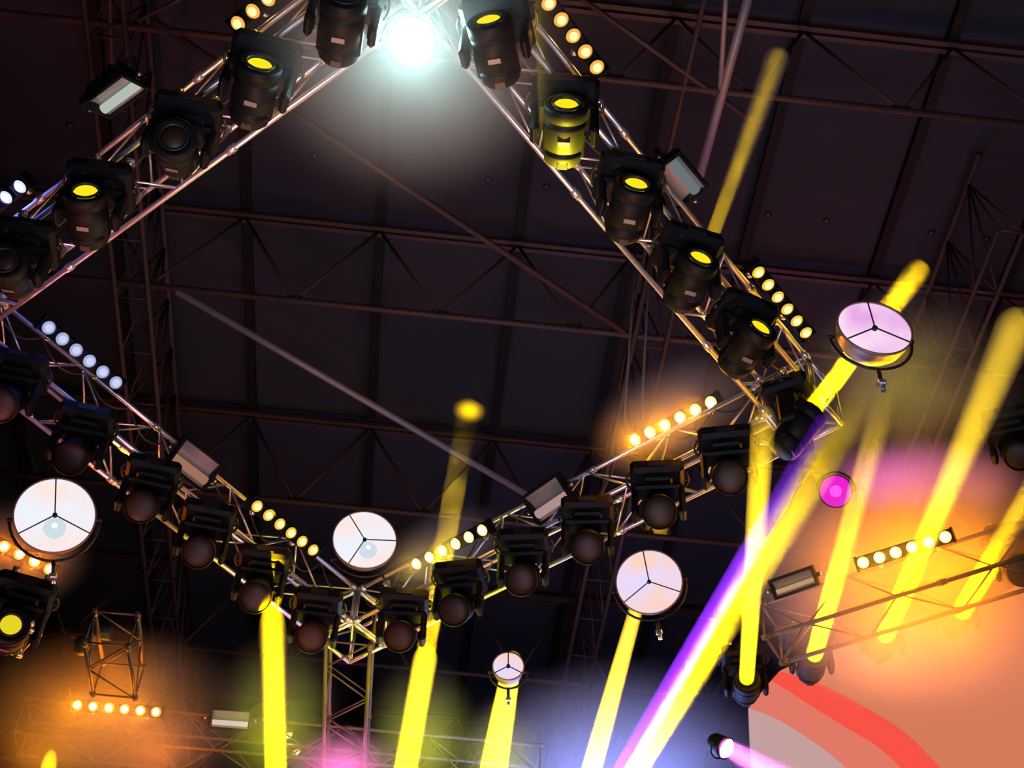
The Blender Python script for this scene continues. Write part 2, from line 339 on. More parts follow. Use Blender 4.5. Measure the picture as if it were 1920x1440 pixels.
# ------------------------------------------------------------------ moving heads
def bez(p0, p1, p2, n=10):
    return [V(p0) * (1 - t) ** 2 + V(p1) * 2 * t * (1 - t) + V(p2) * t * t for t in [i / n for i in range(n + 1)]]
def moving_head(pivot, d, label, lens='yel', lens_r=.086, base_yaw=None, group=None, drop=.58, label_on=True, on_floor=False, cat='moving head', hr=.145):
    """pivot: where the head swings in its yoke; d: where it points. The base sits above (hung)."""
    d = V(d).normalized(); pivot = V(pivot)
    h = z_(d, 0); h = h.normalized() if h.length > .05 else V((0, -1, 0))
    side = V((-h.y, h.x, 0)); upv = UZ
    mw = frame(pivot, side, -h, UZ) @ Matrix.Scale(1.12, 4)   # local: x across the yoke, -y ahead, z up
    e = empty('moving_head', pivot, label, cat, group, mw)
    m = MB(); m.box((0, 0, .375), (.47, .40, .15), bev=.035); m.box((0, 0, .282), (.26, .26, .05), bev=.02)
    base = m.build('base', M['black'], e)
    m = MB(); m.box((0, -.204, .375), (.16, .012, .06)); m.build('display', M['blackm'], base)
    for s in (-1, 1):
        m = MB(); m.tube((s * .205, 0, .37), (s * .255, 0, .37), .02, 8); m.path(bez((s * .245, -.09, .37), (s * .30, 0, .37), (s * .245, .09, .37)), .011); m.build('handle', M['blackm'], base)
    for s in (-1, 1):
        c = MB(); z = drop - .375 - .04
        c.box((s * .13, 0, .465), (.05, .09, .03)); c.tube((s * .13, 0, .45), (s * .13, 0, drop - .04), .013, 8)
        c.lathe((s * .13 - .025, 0, drop), (1, 0, 0), [(.026, 0), (.04, 0), (.04, .05), (.026, .05), (.026, 0)], 14); c.tube((s * .13, .035, drop - .02), (s * .13, .085, drop - .035), .009, 6)
        c.build('clamp', M['chrome'], e)
    y = MB(); y.box((0, 0, .235), (.44, .16, .06), bev=.02)
    for s in (-1, 1): y.box((s * .205, 0, .085), (.055, .15, .34), bev=.022); y.tube((s * .17, 0, 0), (s * .236, 0, 0), .045, 14)
    y.build('yoke', M['black'], e)
    el = math.asin(max(-1, min(1, d.z)))
    hw = Matrix.Rotation(-el, 4, 'X') if True else None
    hd = MB(); k = hr / .145
    hd.lathe((0, .24, 0), (0, -1, 0), [(.0, 0), (.10 * k, 0), (.128 * k, .03), (.14 * k, .09), (.14 * k, .11), (.132 * k, .115), (.132 * k, .13), (.14 * k, .135), (.145 * k, .30), (.145 * k, .33), (.137 * k, .335), (.137 * k, .35), (.150 * k, .355), (.150 * k, .44), (.140 * k, .45), (max(lens_r + .004, .11 * k), .45), (lens_r + .003, .43)], 32)
    for s in (-1, 1): hd.box((s * .12 * k, .08, 0), (.05, .2, .12), bev=.02)
    head = hd.build('head', M['black'], e, hw)
    l = MB(); l.lathe((0, -.192, 0), (0, -1, 0), [(lens_r, 0), (lens_r * .9, .012), (lens_r * .6, .024), (lens_r * .25, .03), (0, .031)], 32)
    lo = l.build('lens', M[lens], head); lo['label'] = {'yel': 'lit yellow lens', 'yel2': 'dim yellow lens'}.get(lens, 'dull brown lens')
    if lens_r < .11:
        r = MB(); r.lathe((0, -.205, 0), (0, -1, 0), [(lens_r + .002, 0), (lens_r + .014, 0), (lens_r + .014, .016), (lens_r + .002, .016), (lens_r + .002, 0)], 32); r.build('lens_ring', M['blackm'], head)
    if label_on:
        q = MB(); q.box((0, .02, -.146 * k), (.085, .036, .008), bev=.002); q.build('label_plate', M['plate'], head)['label'] = 'small pale label plate'
    p = MB(); p.box((0, .20, -.118 * k), (.075, .05, .03), bev=.004); p.build('power_socket', M['blackm'], head)
    return e
def pan(deg, tilt=0):                           # 0 points out over the audience towards the viewer's side
    a, t = math.radians(deg), math.radians(tilt)
    return V((math.sin(a) * math.cos(t), -math.cos(a) * math.cos(t), math.sin(t)))
def on_chord(A, d, px, dz):
    lo, hi = -3., 9.
    best = min((abs(pix(A + d * t - UZ * dz)[0] - px), t) for t in [lo + (hi - lo) * i / 2400 for i in range(2401)])
    return A + d * best[1] - UZ * dz
LCH = z_(cN - TU * S, ZB); RCH = z_(cN - TV * S, ZB)
DROP, DROPL = .65, .80
left_heads = [(640, 8, -2, 'glassoff', 'hazy black moving head just left of the blazing white floodlight'), (477, 14, 2, 'yel', 'black moving head with yellow lens, under the amber lamp bar on the near left truss'),
              (330, 10, -35, 'glassoff', 'unlit black moving head between two yellow-lit ones on the near left truss'), (165, 4, 0, 'yel', 'black moving head with yellow lens on the left truss, beside the blue-white lamps'),
              (22, 5, -30, 'glassoff', 'unlit black moving head at the left edge below the blue-white lamps')]
for px, pn, tl, ln, lb in left_heads:
    moving_head(on_chord(LCH, TV, px, DROPL), pan(pn, tl + 1), lb, ln, drop=.715)
right_heads = [(928, -14, 1, 'yel', 'hazy black moving head with yellow lens just right of the blazing white floodlight'), (1058, 0, 0, 'yel', 'moving head washed in yellow light, second on the right truss'),
               (1180, 8, 1, 'yel', 'black moving head with yellow lens beside the glossy flood panel on the right truss'), (1293, 16, 2, 'yel', 'yellow-lensed moving head midway between flood panel and amber bar on the right truss'),
               (1399, 24, 3, 'yel', 'black moving head with yellow lens below the six-lamp amber bar on the right truss')]
for px, pn, tl, ln, lb in right_heads:
    moving_head(on_chord(RCH, TU, px, DROP), pan(pn, tl + 2), lb, ln)
LI = z_(cL, ZB); RI = z_(cR, ZB)
for i, (px, pn, tl, ln) in enumerate([(10, 10, -72, 'glassoff'), (140, 12, -70, 'glassred'), (268, 14, -58, 'glassoff'), (375, 12, -62, 'glassoff'), (482, 8, -66, 'glassoff'), (586, 6, -58, 'glassred')]):
    lb = ['dark moving head cut by the left edge on the far left truss', 'dark red moving head left of the wide flood panel', 'black moving head hanging just below the left flood panel', 'black moving head between the left flood panel and the yellowish lamp bar',
          'black moving head with dull brown lens under the yellowish six-lamp bar', 'black moving head with dull red lens left of the far truss corner'][i]
    moving_head(on_chord(LI, TU, px, .55), pan(pn, tl + 14), lb, ln, .135, label_on=False, drop=.49)
for i, (px, pn, tl, ln) in enumerate([(752, 0, -56, 'glassred'), (858, -14, -60, 'glassoff'), (980, -8, -64, 'glassoff'), (1102, -6, -64, 'glassoff'), (1236, -8, -62, 'glassoff'), (1368, -12, -62, 'glassoff')]):
    lb = ['black moving head with reddish lens just right of the far truss corner', 'black moving head with its lens turned left, right of the thin patchy beam', 'black moving head with brown lens below the right end of the six-lamp bar', 'black moving head with brown lens under the right flood panel',
          'black moving head with brown lens under the hot amber bar', 'black moving head with brown lens beside the tall vertical yellow beam'][i]
    moving_head(on_chord(RI, TV, px, .55), pan(pn, tl + 14), lb, ln, .135, label_on=False, drop=.49)
moving_head(at_d(18, 1185, 13.2), pan(20, -20), 'big black moving head at the left edge under the orange lamps', 'yel2', .08)
moving_head(at_d(1905, 845, 16.), pan(-20, -60), 'dark brown moving head at the right edge in pink haze', 'glassoff', .135, label_on=False)
moving_head(at_d(1912, 1065, 16.), pan(-20, -50), 'dark olive moving head at the right edge above the orange screen', 'glassoff', .135, label_on=False)

# ------------------------------------------------------------------ lamp bars
def lamp_bar(p, q, z, n, kind, label, toward=None, lit=0., lcol=(1, .45, .06), zq=None, pre=0, post=0, dist=None):
    P = at_z(*p, z) if dist is None else at_d(*p, dist); Q = at_z(*q, zq or z) if dist is None else at_d(*q, dist)
    X = (Q - P).normalized(); step = (Q - P).length / (n - 1)
    P = P - X * step * pre; n = n + pre + post; Q = P + X * step * (n - 1)
    C = (P + Q) / 2
    t = V(toward) if toward else to_eye(C); Z = (t - X * t.dot(X)).normalized(); Y = Z.cross(X)
    e = empty('lamp_bar', C, label, 'lamp bar', None, frame(C, X, Y, Z))
    L = step * (n - 1) + .16
    m = MB(); m.box((0, 0, -.085), (L, .15, .12), bev=.02)
    for s in (-1, 1): m.box((s * L / 2, 0, -.08), (.02, .17, .14), bev=.006)
    for k in range(n):
        x = (k - (n - 1) / 2) * step
        m.lathe((x, 0, -.03), (0, 0, 1), [(.066, 0), (.074, 0), (.074, .03), (.066, .03), (.063, 0)], 22)
    m.build('housing', M['black'], e)
    for s in (-1, 1):
        b = MB(); b.box((s * L * .3, -.0, -.165), (.04, .1, .05)); b.tube((s * L * .3, 0, -.16), (s * L * .3, -.06, -.25), .014, 8); b.lathe((s * L * .3, -.075, -.28), (1, 0, 0), [(.025, -.02), (.038, -.02), (.038, .02), (.025, .02), (.025, -.02)], 12); b.build('bracket', M['chrome'], e)
    for k in range(n):
        x = (k - (n - 1) / 2) * step
        a = MB(); a.lathe((x, 0, -.025), (0, 0, 1), [(.065, 0), (.058, .016), (.042, .027), (0, .03)], 22)
        lo = a.build('lamp', M['lamp_' + kind], e)
        a = MB(); a.lathe((x, 0, .002), (0, 0, 1), [(.040, 0), (.030, .010), (0, .014)], 18); a.build('bulb', M['bulb_' + kind], lo)
        if lit and (k % 2 == 0 or n < 3):
            if kind in ('blu', 'wbl'): light('POINT', 'lamp_bar_light', C + X * x + Z * .06, lcol, lit, .03); continue
            sl = light('SPOT', 'lamp_bar_light', C + X * x + Z * .05, lcol, lit, .05, Z); sl.data.spot_size = math.radians(165); sl.data.spot_blend = .5
    return e
ZN, ZF = 10.72 + CAMZ, 10.6 + CAMZ
ZI = 10.24 + CAMZ
OR = (1, .42, .05)
lamp_bar((445, 45), (473, 22), ZN, 2, 'am', 'amber lamp bar cut by the top edge above the near left truss', post=4, lit=4, lcol=OR)
lamp_bar((1053, 38), (1120, 127), ZN, 4, 'am', 'amber lamp bar at the top above the near right truss', pre=2, lit=4, lcol=OR)
lamp_bar((1423, 512), (1512, 625), ZN, 6, 'yel', 'six-lamp pale amber bar on the near right truss, beside the pink drum lamp', lit=3, lcol=OR)
lamp_bar((1190, 825), (1332, 755), 10.5 + CAMZ, 6, 'hot', 'six white-hot amber lamps on the far right truss near the right corner', lit=42, lcol=(1, .32, .0))
lamp_bar((483, 950), (588, 1032), ZI, 6, 'yel', 'six yellowish lamps sloping down left of the central drum lamp', lit=3, lcol=OR)
lamp_bar((780, 1058), (903, 995), ZI, 6, 'hot', 'six lamps rising right of the central drum lamp', lit=11, lcol=(1, .62, .01))
lamp_bar((92, 615), (218, 718), ZI, 6, 'blu', 'pale blue six-lamp bar on the far left truss', lit=2, lcol=(.12, .2, 1))
lamp_bar((10, 371), (36, 351), ZN, 2, 'wbl', 'blue-white lamps at the left edge above the near left truss', pre=4, lit=5, lcol=(.1, .15, 1))
lamp_bar((8, 1025), (93, 1067), ZI, 4, 'org', 'row of orange lamps just below the leftmost drum lamp', pre=2, lit=55, lcol=(1, .19, .0))
lamp_bar((145, 1322), (292, 1335), ZI, 6, 'org', 'level row of six orange lamps in orange haze at bottom left', lit=40, lcol=(1, .26, .0))
lamp_bar((1618, 1055), (1772, 1007), ZI, 6, 'hot', 'six white-hot lamps in dense orange haze above the screen', lit=26, lcol=(1, .42, .0))
lamp_bar((541, 1380), (556, 1411), ZF, 2, 'am', 'two small warm lamps right of the leftmost tall yellow beam', lit=6, lcol=OR)

# ------------------------------------------------------------------ flood panels
def flood(c, ex, z, label, w=.46, h=.30, tilt=0., tone=(.5, .5, .5), stren=.25, band=.6, dist=None):
    """c: pixel of the glass centre; ex: pixel a little along the long side."""
    P = at_z(*c, z) if dist is None else at_d(*c, dist); Q = at_z(*ex, z) if dist is None else at_d(*ex, dist)
    X = (Q - P).normalized(); t = to_eye(P); Z = (t - X * t.dot(X)).normalized(); Z = Quaternion(X, math.radians(tilt)) @ Z; Y = Z.cross(X)
    e = empty('flood_panel', P, label, 'flood light', None, frame(P, X, Y, Z))
    m = MB(); W, H = w + .07, h + .07
    m.box((0, 0, -.14), (W * .86, H * .8, .10), bev=.03)
    for s in (-1, 1): m.box((s * (W / 2 - .0175), 0, -.045), (.035, H, .10), bev=.008); m.box((0, s * (H / 2 - .0175), -.045), (W - .07, .035, .10), bev=.008)
    for k in range(7): m.box(((k - 3) * W * .12, 0, -.205), (.012, H * .7, .04))
    m.build('housing', M['black'], e)
    r = MB(); n = 10; pr = [((i / n - .5) * h, -.02 - .07 * (1 - (2 * i / n - 1) ** 2)) for i in range(n + 1)]
    for i in range(n): r.poly([(-w / 2, pr[i][0], pr[i][1]), (w / 2, pr[i][0], pr[i][1]), (w / 2, pr[i + 1][0], pr[i + 1][1]), (-w / 2, pr[i + 1][0], pr[i + 1][1])])
    r.build('reflector', M['refl'], e)
    g = glow('flood_tube_glow', tone, stren)
    l = MB(); l.tube((-w * .47, -h * .22, -.035), (w * .47, -h * .22, -.035), h * .16, 12); l.build('lamp_tube', g, e)
    y = MB()
    for s in (-1, 1): y.box((s * (W / 2 + .018), 0, -.14), (.012, .05, .24)); y.tube((s * (W / 2), 0, -.06), (s * (W / 2 + .035), 0, -.06), .022, 10)
    y.box((0, 0, -.265), (W + .05, .05, .012)); y.tube((0, 0, -.265), (0, 0, -.36), .016, 8); y.build('yoke', M['blackm'], e)
    for s in (-1, 1):
        k = MB(); k.tube((s * (W / 2 + .03), 0, -.06), (s * (W / 2 + .055), 0, -.06), .018, 8); k.build('knob', M['chrome'], e)
    return e
flood((217, 183), (259, 152), ZN, 'flood panel with pale grey glass outside the near left truss', tilt=44, h=.27, tone=(.5, .56, .50), stren=.9)
flood((1272, 342), (1252, 318), ZN, 'glossy flood panel outside the near right truss, beside a moving head', tilt=-8, w=.42, h=.30, tone=(.30, .34, .36), stren=.5)
flood((366, 871), (396, 894), ZI, 'flood panel with brownish glass on the far left truss', tilt=-8, tone=(.42, .20, .13), stren=.8)
flood((1026, 938), (1057, 917), ZI, 'flood panel with pinkish glass on the far right truss', tilt=-4, tone=(.55, .36, .33), stren=.75)
flood((431, 1349), (472, 1352), ZI, 'strip flood with a white glowing edge at bottom left', tilt=0, h=.20, tone=(.75, .60, .50), stren=.9)
flood((1487, 1093), (1527, 1079), ZI, 'tan strip flood in orange haze behind the crossing yellow beams', tilt=0, h=.16, tone=(.55, .33, .18), stren=.9)

# ------------------------------------------------------------------ drum lamps
def drum(c, px_w, label, tilt, tdir, inner, spin=0., R=.35, bulb=True, stem=True):
    D = 2 * R * FPX / px_w; P = at_d(*c, D); v = to_eye(P)
    ix = (RT - v * RT.dot(v)).normalized(); iy = v.cross(ix)
    ax = (ix * math.cos(math.radians(tdir)) + iy * math.sin(math.radians(tdir)))
    Z = (v * math.cos(math.radians(tilt)) + ax * math.sin(math.radians(tilt))).normalized()
    X = (ix - Z * ix.dot(Z)).normalized(); X = Quaternion(Z, math.radians(spin)) @ X; Y = Z.cross(X)
    e = empty('drum_lamp', P, label, 'drum lamp', None, frame(P, X, Y, Z))
    m = MB(); m.lathe((0, 0, 0), (0, 0, 1), [(R, 0), (R + .012, 0), (R + .012, -.02), (R + .004, -.025), (R * .985, -.09), (R * .90, -.16), (R * .72, -.23), (R * .45, -.285), (R * .3, -.31), (R * .28, -.36), (0, -.37)], 48)
    m.build('shade', M['shade'], e)
    m = MB(); m.lathe((0, 0, 0), (0, 0, 1), [(0, -.28), (R * .42, -.265), (R * .70, -.21), (R * .88, -.145), (R * .965, -.08), (R * .99, -.012)], 48); m.build('reflector', M[inner], e)
    m = MB(); hub = (0, 0, -.006); m.lathe(hub, (0, 0, 1), [(.022, -.02), (.022, .006), (0, .008)], 12)
    for k in range(3):
        a = math.radians(90 + 120 * k); m.tube(hub, (math.cos(a) * R, math.sin(a) * R, -.006), .0065, 8)
    m.build('spider', M['blackm'], e)['label'] = 'dark three-armed spider across the opening'
    if bulb:
        b = MB(); b.lathe((0, -.09, -.22), (0, 0, 1), [(.03, 0), (.05, .04), (.095, .09), (.10, .12), (.08, .16), (0, .18)], 24); bo = b.build('bulb', M['bulb_w'], e)
        b = MB(); b.lathe((0, -.09, -.045), (0, 0, 1), [(.024, 0), (.024, .012), (0, .02)], 14); b.build('bulb_tip', M['bulb_c'], bo)
    y = MB(); y.path([(math.cos(t) * (R + .04), math.sin(t) * (R + .04), -.14) for t in [math.pi * (1 + i / 16) for i in range(17)]], .014)
    for s in (-1, 1): y.tube((s * (R + .003), 0, -.14), (s * (R + .06), 0, -.14), .02, 8)
    y.tube((0, -R - .04, -.14), (0, -R - .16, -.16), .018, 8); y.build('yoke', M['blackm'], e)
    k = MB(); k.box((0, -R - .17, -.16), (.07, .05, .06), bev=.01); k.tube((0, -R - .19, -.16), (0, -R - .25, -.16), .022, 8); k.build('clamp', M['chrome'], e)
    return e
drum((103, 965), 138, 'leftmost drum lamp, white with bulb showing, above the orange lamps', 20, 90, 'drum', 0)
drum((684, 1011), 117, 'white drum lamp at the far corner between two sloping lamp bars', 28, 80, 'drum', 30)
drum((1217, 1090), 121, 'warm white drum lamp below the far right truss, atop a yellow beam', 18, 100, 'drum_wm', 10, bulb=False)
drum((1641, 613), 134, 'pink oval drum lamp at right, beside the pale amber bar', 50, 70, 'drum_pk', 12, bulb=False, R=.29)
drum((953, 1248), 56, 'small drum lamp half hidden by a yellow beam at bottom centre', 30, 90, 'drum_wm', 0, bulb=False, R=.17)

# ------------------------------------------------------------------ the blazing white floodlight at the near corner
WP = at_z(771, 78, ZB - .15); wz = to_eye(WP); wx = (RT - wz * RT.dot(wz)).normalized(); wy = wz.cross(wx)
e = empty('round_floodlight', WP, 'blazing white round floodlight hung at the near corner of the truss frame', 'floodlight', None, frame(WP, wx, wy, wz))
m = MB(); m.lathe((0, 0, -.26), (0, 0, 1), [(0, 0), (.12, .0), (.15, .04), (.17, .16), (.20, .24), (.20, .27), (.185, .27), (.178, .25)], 36); m.build('housing', M['black'], e)
m = MB(); m.lathe((0, 0, -.01), (0, 0, 1), [(.168, 0), (.14, .02), (.08, .034), (0, .038)], 36); m.build('lens', M['hot'], e)
m = MB(); m.path([(math.cos(t) * .24, math.sin(t) * .24, -.1) for t in [math.pi * i / 16 for i in range(17)]], .014); m.tube((0, .24, -.1), (0, .36, -.12), .018, 8); m.build('yoke', M['blackm'], e)
fl = light('SPOT', 'floodlight_glow', WP + wz * .06, (.55, 1, .95), 260, .15, wz); fl.data.spot_size = math.radians(172); fl.data.spot_blend = .4

# ------------------------------------------------------------------ led screen behind the stage
SN = V((-.12, -1, 0)).normalized(); SP = at_d(1500, 1400, 19.0)
def on_scr(px, py, off=0.):
    d = ray(px, py); t = (SP + SN * off - EYE).dot(SN) / d.dot(SN); return EYE + d * t
scr = empty('led_screen', on_scr(1700, 1440), 'big led screen showing a red and salmon arch on pale grey at bottom right', 'screen'); inv = Matrix.Translation(-scr.location)
def screen_mat(name, rgb):
    m_ = glow(name, s2l(rgb), 1.0); nt = m_.node_tree; em = [n for n in nt.nodes if n.type == 'EMISSION'][0]
    tc = nt.nodes.new('ShaderNodeTexCoord'); br = nt.nodes.new('ShaderNodeTexBrick'); br.offset = 0
    br.inputs['Color1'].default_value = br.inputs['Color2'].default_value = (1, 1, 1, 1); br.inputs['Mortar'].default_value = (.82, .82, .82, 1)
    br.inputs['Scale'].default_value = 14; br.inputs['Mortar Size'].default_value = .018; br.inputs['Brick Width'].default_value = .5; br.inputs['Row Height'].default_value = .5
    mp = nt.nodes.new('ShaderNodeMapping'); mp.inputs['Rotation'].default_value = (math.pi / 2, 0, 0); nt.links.new(tc.outputs['Object'], mp.inputs[0]); nt.links.new(mp.outputs[0], br.inputs['Vector'])
    mx = nt.nodes.new('ShaderNodeMix'); mx.data_type = 'RGBA'; mx.blend_type = 'MULTIPLY'; mx.inputs[0].default_value = 1; mx.inputs[6].default_value = (*s2l(rgb), 1)
    nt.links.new(br.outputs['Color'], mx.inputs[7]); nt.links.new(mx.outputs[2], em.inputs['Color']); return m_
OUT = [(1412, 1560), (1402, 1322), (1452, 1262), (1540, 1222), (1660, 1180), (1780, 1135), (1860, 1120), (2010, 1060), (2010, 1560)]
m = MB(); fr = [on_scr(*p, -.004) for p in OUT]; bk = [p - SN * .14 for p in fr]; n = len(fr)
m._add(fr + bk, [tuple(range(n)), tuple(range(2 * n - 1, n - 1, -1))] + [(i, n + i, n + (i + 1) % n, (i + 1) % n) for i in range(n)], False)
m.build('cabinet', M['blackm'], scr, inv)
def smooth_curve(pts, n=6):
    o = []
    for i in range(len(pts) - 1):
        p0, p1, p2, p3 = [V((*pts[max(0, min(len(pts) - 1, j))], 0)) for j in (i - 1, i, i + 1, i + 2)]
        for k in range(n):
            t = k / n; q = .5 * ((2 * p1) + (p2 - p0) * t + (2 * p0 - 5 * p1 + 4 * p2 - p3) * t * t + (3 * p1 - p0 - 3 * p2 + p3) * t ** 3); o.append((q.x, q.y))
    return o + [tuple(pts[-1])]
c1 = smooth_curve([(1403, 1328), (1440, 1341), (1474, 1358), (1535, 1398), (1575, 1430), (1620, 1475), (1680, 1560)])
c2 = smooth_curve([(1446, 1276), (1488, 1302), (1540, 1336), (1600, 1372), (1648, 1402), (1685, 1436), (1720, 1475), (1785, 1560)])
c3 = smooth_curve([(1462, 1258), (1510, 1272), (1560, 1293), (1620, 1325), (1690, 1368), (1745, 1420), (1785, 1468), (1850, 1560)])
def band(name, A_, B_, rgb):
    m = MB(); k = min(len(A_), len(B_)); rs = lambda L: [L[round(i * (len(L) - 1) / (k - 1))] for i in range(k)]
    a_, b_ = rs(A_), rs(B_)
    for i in range(k - 1): m.poly([on_scr(*a_[i]), on_scr(*a_[i + 1]), on_scr(*b_[i + 1]), on_scr(*b_[i])])
    m.build(name, screen_mat(name + '_light', rgb), scr, inv)
band('grey_field', [(1412, 1560)] * len(c1), c1, (200, 160, 158))
band('salmon_band', c1, c2, (228, 122, 104))
band('red_arch', c2, c3, (250, 84, 70))
band('orange_field', c3, smooth_curve([(1462, 1258), (1540, 1222), (1660, 1180), (1780, 1135), (1860, 1120), (1940, 1080), (2010, 1060), (2010, 1560)]), (215, 125, 92))
# dark stage wing left of the screen
# ------------------------------------------------------------------ beams: haze lit by narrow lights
YEL = (1, .62, .0)
BW = 29.0
def beam(label, p, Dp, q, Dq, wp, wq, power=1., col=YEL, dens=.24, noise=0., nscale=2.2, ramp=None, head=False, headlabel=None, tail=0., cap=.6, thresh=.45, spread=1.0):
    A, B = at_d(*p, Dp), at_d(*q, Dq); d = (B - A).normalized(); L = (B - A).length
    ra, rb = wp / 2 * Dp / FPX, wq / 2 * Dq / FPX
    x = d.orthogonal().normalized()
    prof = [(0, 0), (ra * 1.12, 0)]; k = 14
    rr = lambda t: (ra + (rb - ra) * t) * 1.12
    hh = rb * cap * 2
    prof += [(rr(i / k), L * i / k) for i in range(1, k) if L * i / k < L - hh - .02]
    prof += [(rb * 1.12 * math.cos(a), L - hh + hh * math.sin(a)) for a in [math.pi / 2 * i / 8 for i in range(9)]]
    mw = Matrix.Translation(A) @ d.to_track_quat('Z', 'Y').to_matrix().to_4x4()
    m = MB(); m.lathe((0, 0, 0), (0, 0, 1), prof, 24)
    o = m.build('light_shaft', haze_mat('shaft_haze', dens, noise, nscale, ramp and (ramp[0] * L, ramp[1] * L, ramp[2], ramp[3]), thresh=thresh), None, mw)
    tag(o, label, 'light beam')
    ang = 2 * math.atan(max(rb - ra, .02) / L) + math.radians(1.2)
    light('AREA', 'beam_light', A - d * tail + d * .01, col, power * BW * math.pi * ((ra + rb) / 2) ** 2, 2 * ra, d, ang * spread)
    if head:
        moving_head(A - d * .26, d, headlabel, 'yel', ra * .8, label_on=False)
    return A, B, d
beam('tall nearly vertical yellow beam left of the screen', (1400, 1272), 17.2, (1432, 770), 12.2, 27, 44, 26, head=True, headlabel='silvery moving head at the screen corner under the tall vertical yellow beam', ramp=(.8, 1., 1, .25))
beam('yellow beam from the moving head left in the orange haze, crossing the magenta lamp', (1527, 1228), 17.2, (1662, 740), 13., 30, 46, 42, head=True, headlabel='dark moving head left in the orange haze above the red arch', ramp=(.7, 1., 1, .1))
beam('long bright yellow beam through the row of white-hot lamps', (1660, 1192), 17., (1915, 590), 11.6, 30, 66, 150, head=True, headlabel='moving head lost in orange haze, source of the beam through the white-hot lamps')
beam('yellow beam leaving by the right edge', (1803, 1146), 17., (1990, 832), 13.5, 34, 44, 44, head=True, headlabel='olive moving head at right, source of the beam leaving by the right edge')
beam('broad diagonal yellow beam rising from the bottom to the right truss corner', (1165, 1490), 15.5, (1640, 700), 11.5, 40, 74, 25, noise=.6, ramp=(.6, 1., 1, .0), thresh=.40)
beam('purple beam on the left flank of the broad diagonal yellow beam', (1134, 1500), 15.8, (1553, 780), 12.3, 34, 36, 30, col=(.24, .006, 1.), ramp=(.6, 1., 1, .15))
beam('narrow yellow beam running down from the warm white drum lamp', (1100, 1476), 13.5, (1193, 1140), 19., 38, 24, 25)
beam('yellow beam with a white core below the small drum lamp', (917, 1490), 14., (962, 1232), 18., 52, 30, 25)
beam('yellow beam just right of the truss running back, below the thin patchy beam', (752, 1490), 14., (801, 1214), 16., 44, 42, 25, noise=.25, cap=1.1)
beam('thin patchy yellow beam crossing the six-lamp bar right of the central drum lamp', (800, 1215), 16., (882, 750), 14., 34, 40, 20, noise=.9, nscale=2.6, ramp=(.6, 1., 1, .0), thresh=.47)
beam('leftmost tall vertical yellow beam at the left, beside the strip flood', (518, 1490), 14., (510, 1128), 14.8, 40, 48, 25, cap=1.6)
beam('short bright yellow beam rising to the pink drum lamp', (1523, 768), 13.0, (1732, 494), 14.0, 36, 44, 25, ramp=(.75, 1., 1, .3), head=True, headlabel='dark moving head at the right corner of the frame, firing the short bright yellow beam')
beam('dim olive beam high on the right above the truss', (1334, 446), 13.6, (1462, 96), 15.5, 26, 44, 2.6, noise=.35)
beam('small yellow beam tip at the bottom left corner', (80, 1490), 15., (98, 1405), 15., 30, 24, 25, cap=1.4)

# ------------------------------------------------------------------ haze lit by the lamps and by added lights within it
def haze(c, D, rx, ry, rz, dens, label, rot=0., noise=0., scale=.8):
    P = at_d(*c, D); v = to_eye(P); X = (RT * math.cos(rot) + UP * math.sin(rot)); X = (X - v * X.dot(v)).normalized(); Y = v.cross(X)
    m = MB(); n, k = 28, 14
    m.lathe((0, 0, 0), (0, 0, 1), [(math.sin(math.pi * i / k), -math.cos(math.pi * i / k)) for i in range(k + 1)], n)
    o = m.build('haze', haze_mat('drifting_haze', dens * 1.7, noise, scale, ball=True), None, frame(P, X, Y, v) @ Matrix.Diagonal((rx, ry, rz, 1)))
    return tag(o, label, 'haze', None, 'stuff')
def haze_fill(c, D, col, power, size=.25): light('POINT', 'haze_light', at_d(*c, D), col, power, size)  # bare point lamp added inside the haze to brighten it
haze((770, 80), 10.9, 1.4, 1.3, 1.0, .17, 'teal-white haze around the blazing white floodlight')
haze((1262, 780), 14.3, 1.0, .62, .55, .45, 'amber haze around the hot lamp bar on the far right truss', .46)
haze((830, 1035), 15.4, .85, .5, .45, .4, 'yellow haze around the lamp bar right of the central drum lamp', .47)
haze((1715, 1085), 16.2, 2.1, 1.6, 1.0, 1.0, 'dense orange haze around the white-hot lamps above the screen')
haze((200, 1350), 18.2, 1.9, 1.25, 1.0, .32, 'orange haze around the level lamp row at bottom left', noise=.5)
haze((30, 1040), 16.6, .9, .7, .6, .3, 'deep orange haze around the lamps at the left edge')
haze((1740, 900), 17.8, 1.5, .6, .6, .45, 'pink haze above the orange haze at right')
haze((1160, 1440), 18.5, 2.3, 1.5, 1.0, .26, 'blue-white haze at the bottom centre')
haze((640, 1440), 17.5, .9, .55, .6, .3, 'pink haze at the foot of the truss running back')
haze((1690, 720), 15., 1.3, 1.1, .7, .25, 'olive haze around the beams near the pink drum lamp', noise=.7, scale=1.6)
haze((515, 1340), 15.6, .75, 1.0, .5, .1, 'greenish added haze as bloom around the leftmost tall yellow beam')  # these three greenish clouds are added to imitate bloom round the beams
haze((790, 1380), 15.9, .7, .95, .5, .1, 'greenish added haze as bloom around the yellow beam right of the rear truss')
haze((940, 1420), 16.2, .6, .7, .5, .1, 'greenish added haze as bloom around the yellow beam under the small drum lamp')
for px, py, w, c in ((1640, 965, 150, (.85, .08, .72)), (1720, 960, 90, (.85, .10, .5)), (1850, 970, 90, (.8, .16, .25))):
    o = light('SPOT', 'haze_light', at_d(px, py, 17.6), c, w, .4, UP + fw * .3); o.data.spot_size = math.radians(150); o.data.spot_blend = 1  # upward lamps added under the pink haze to make it glow
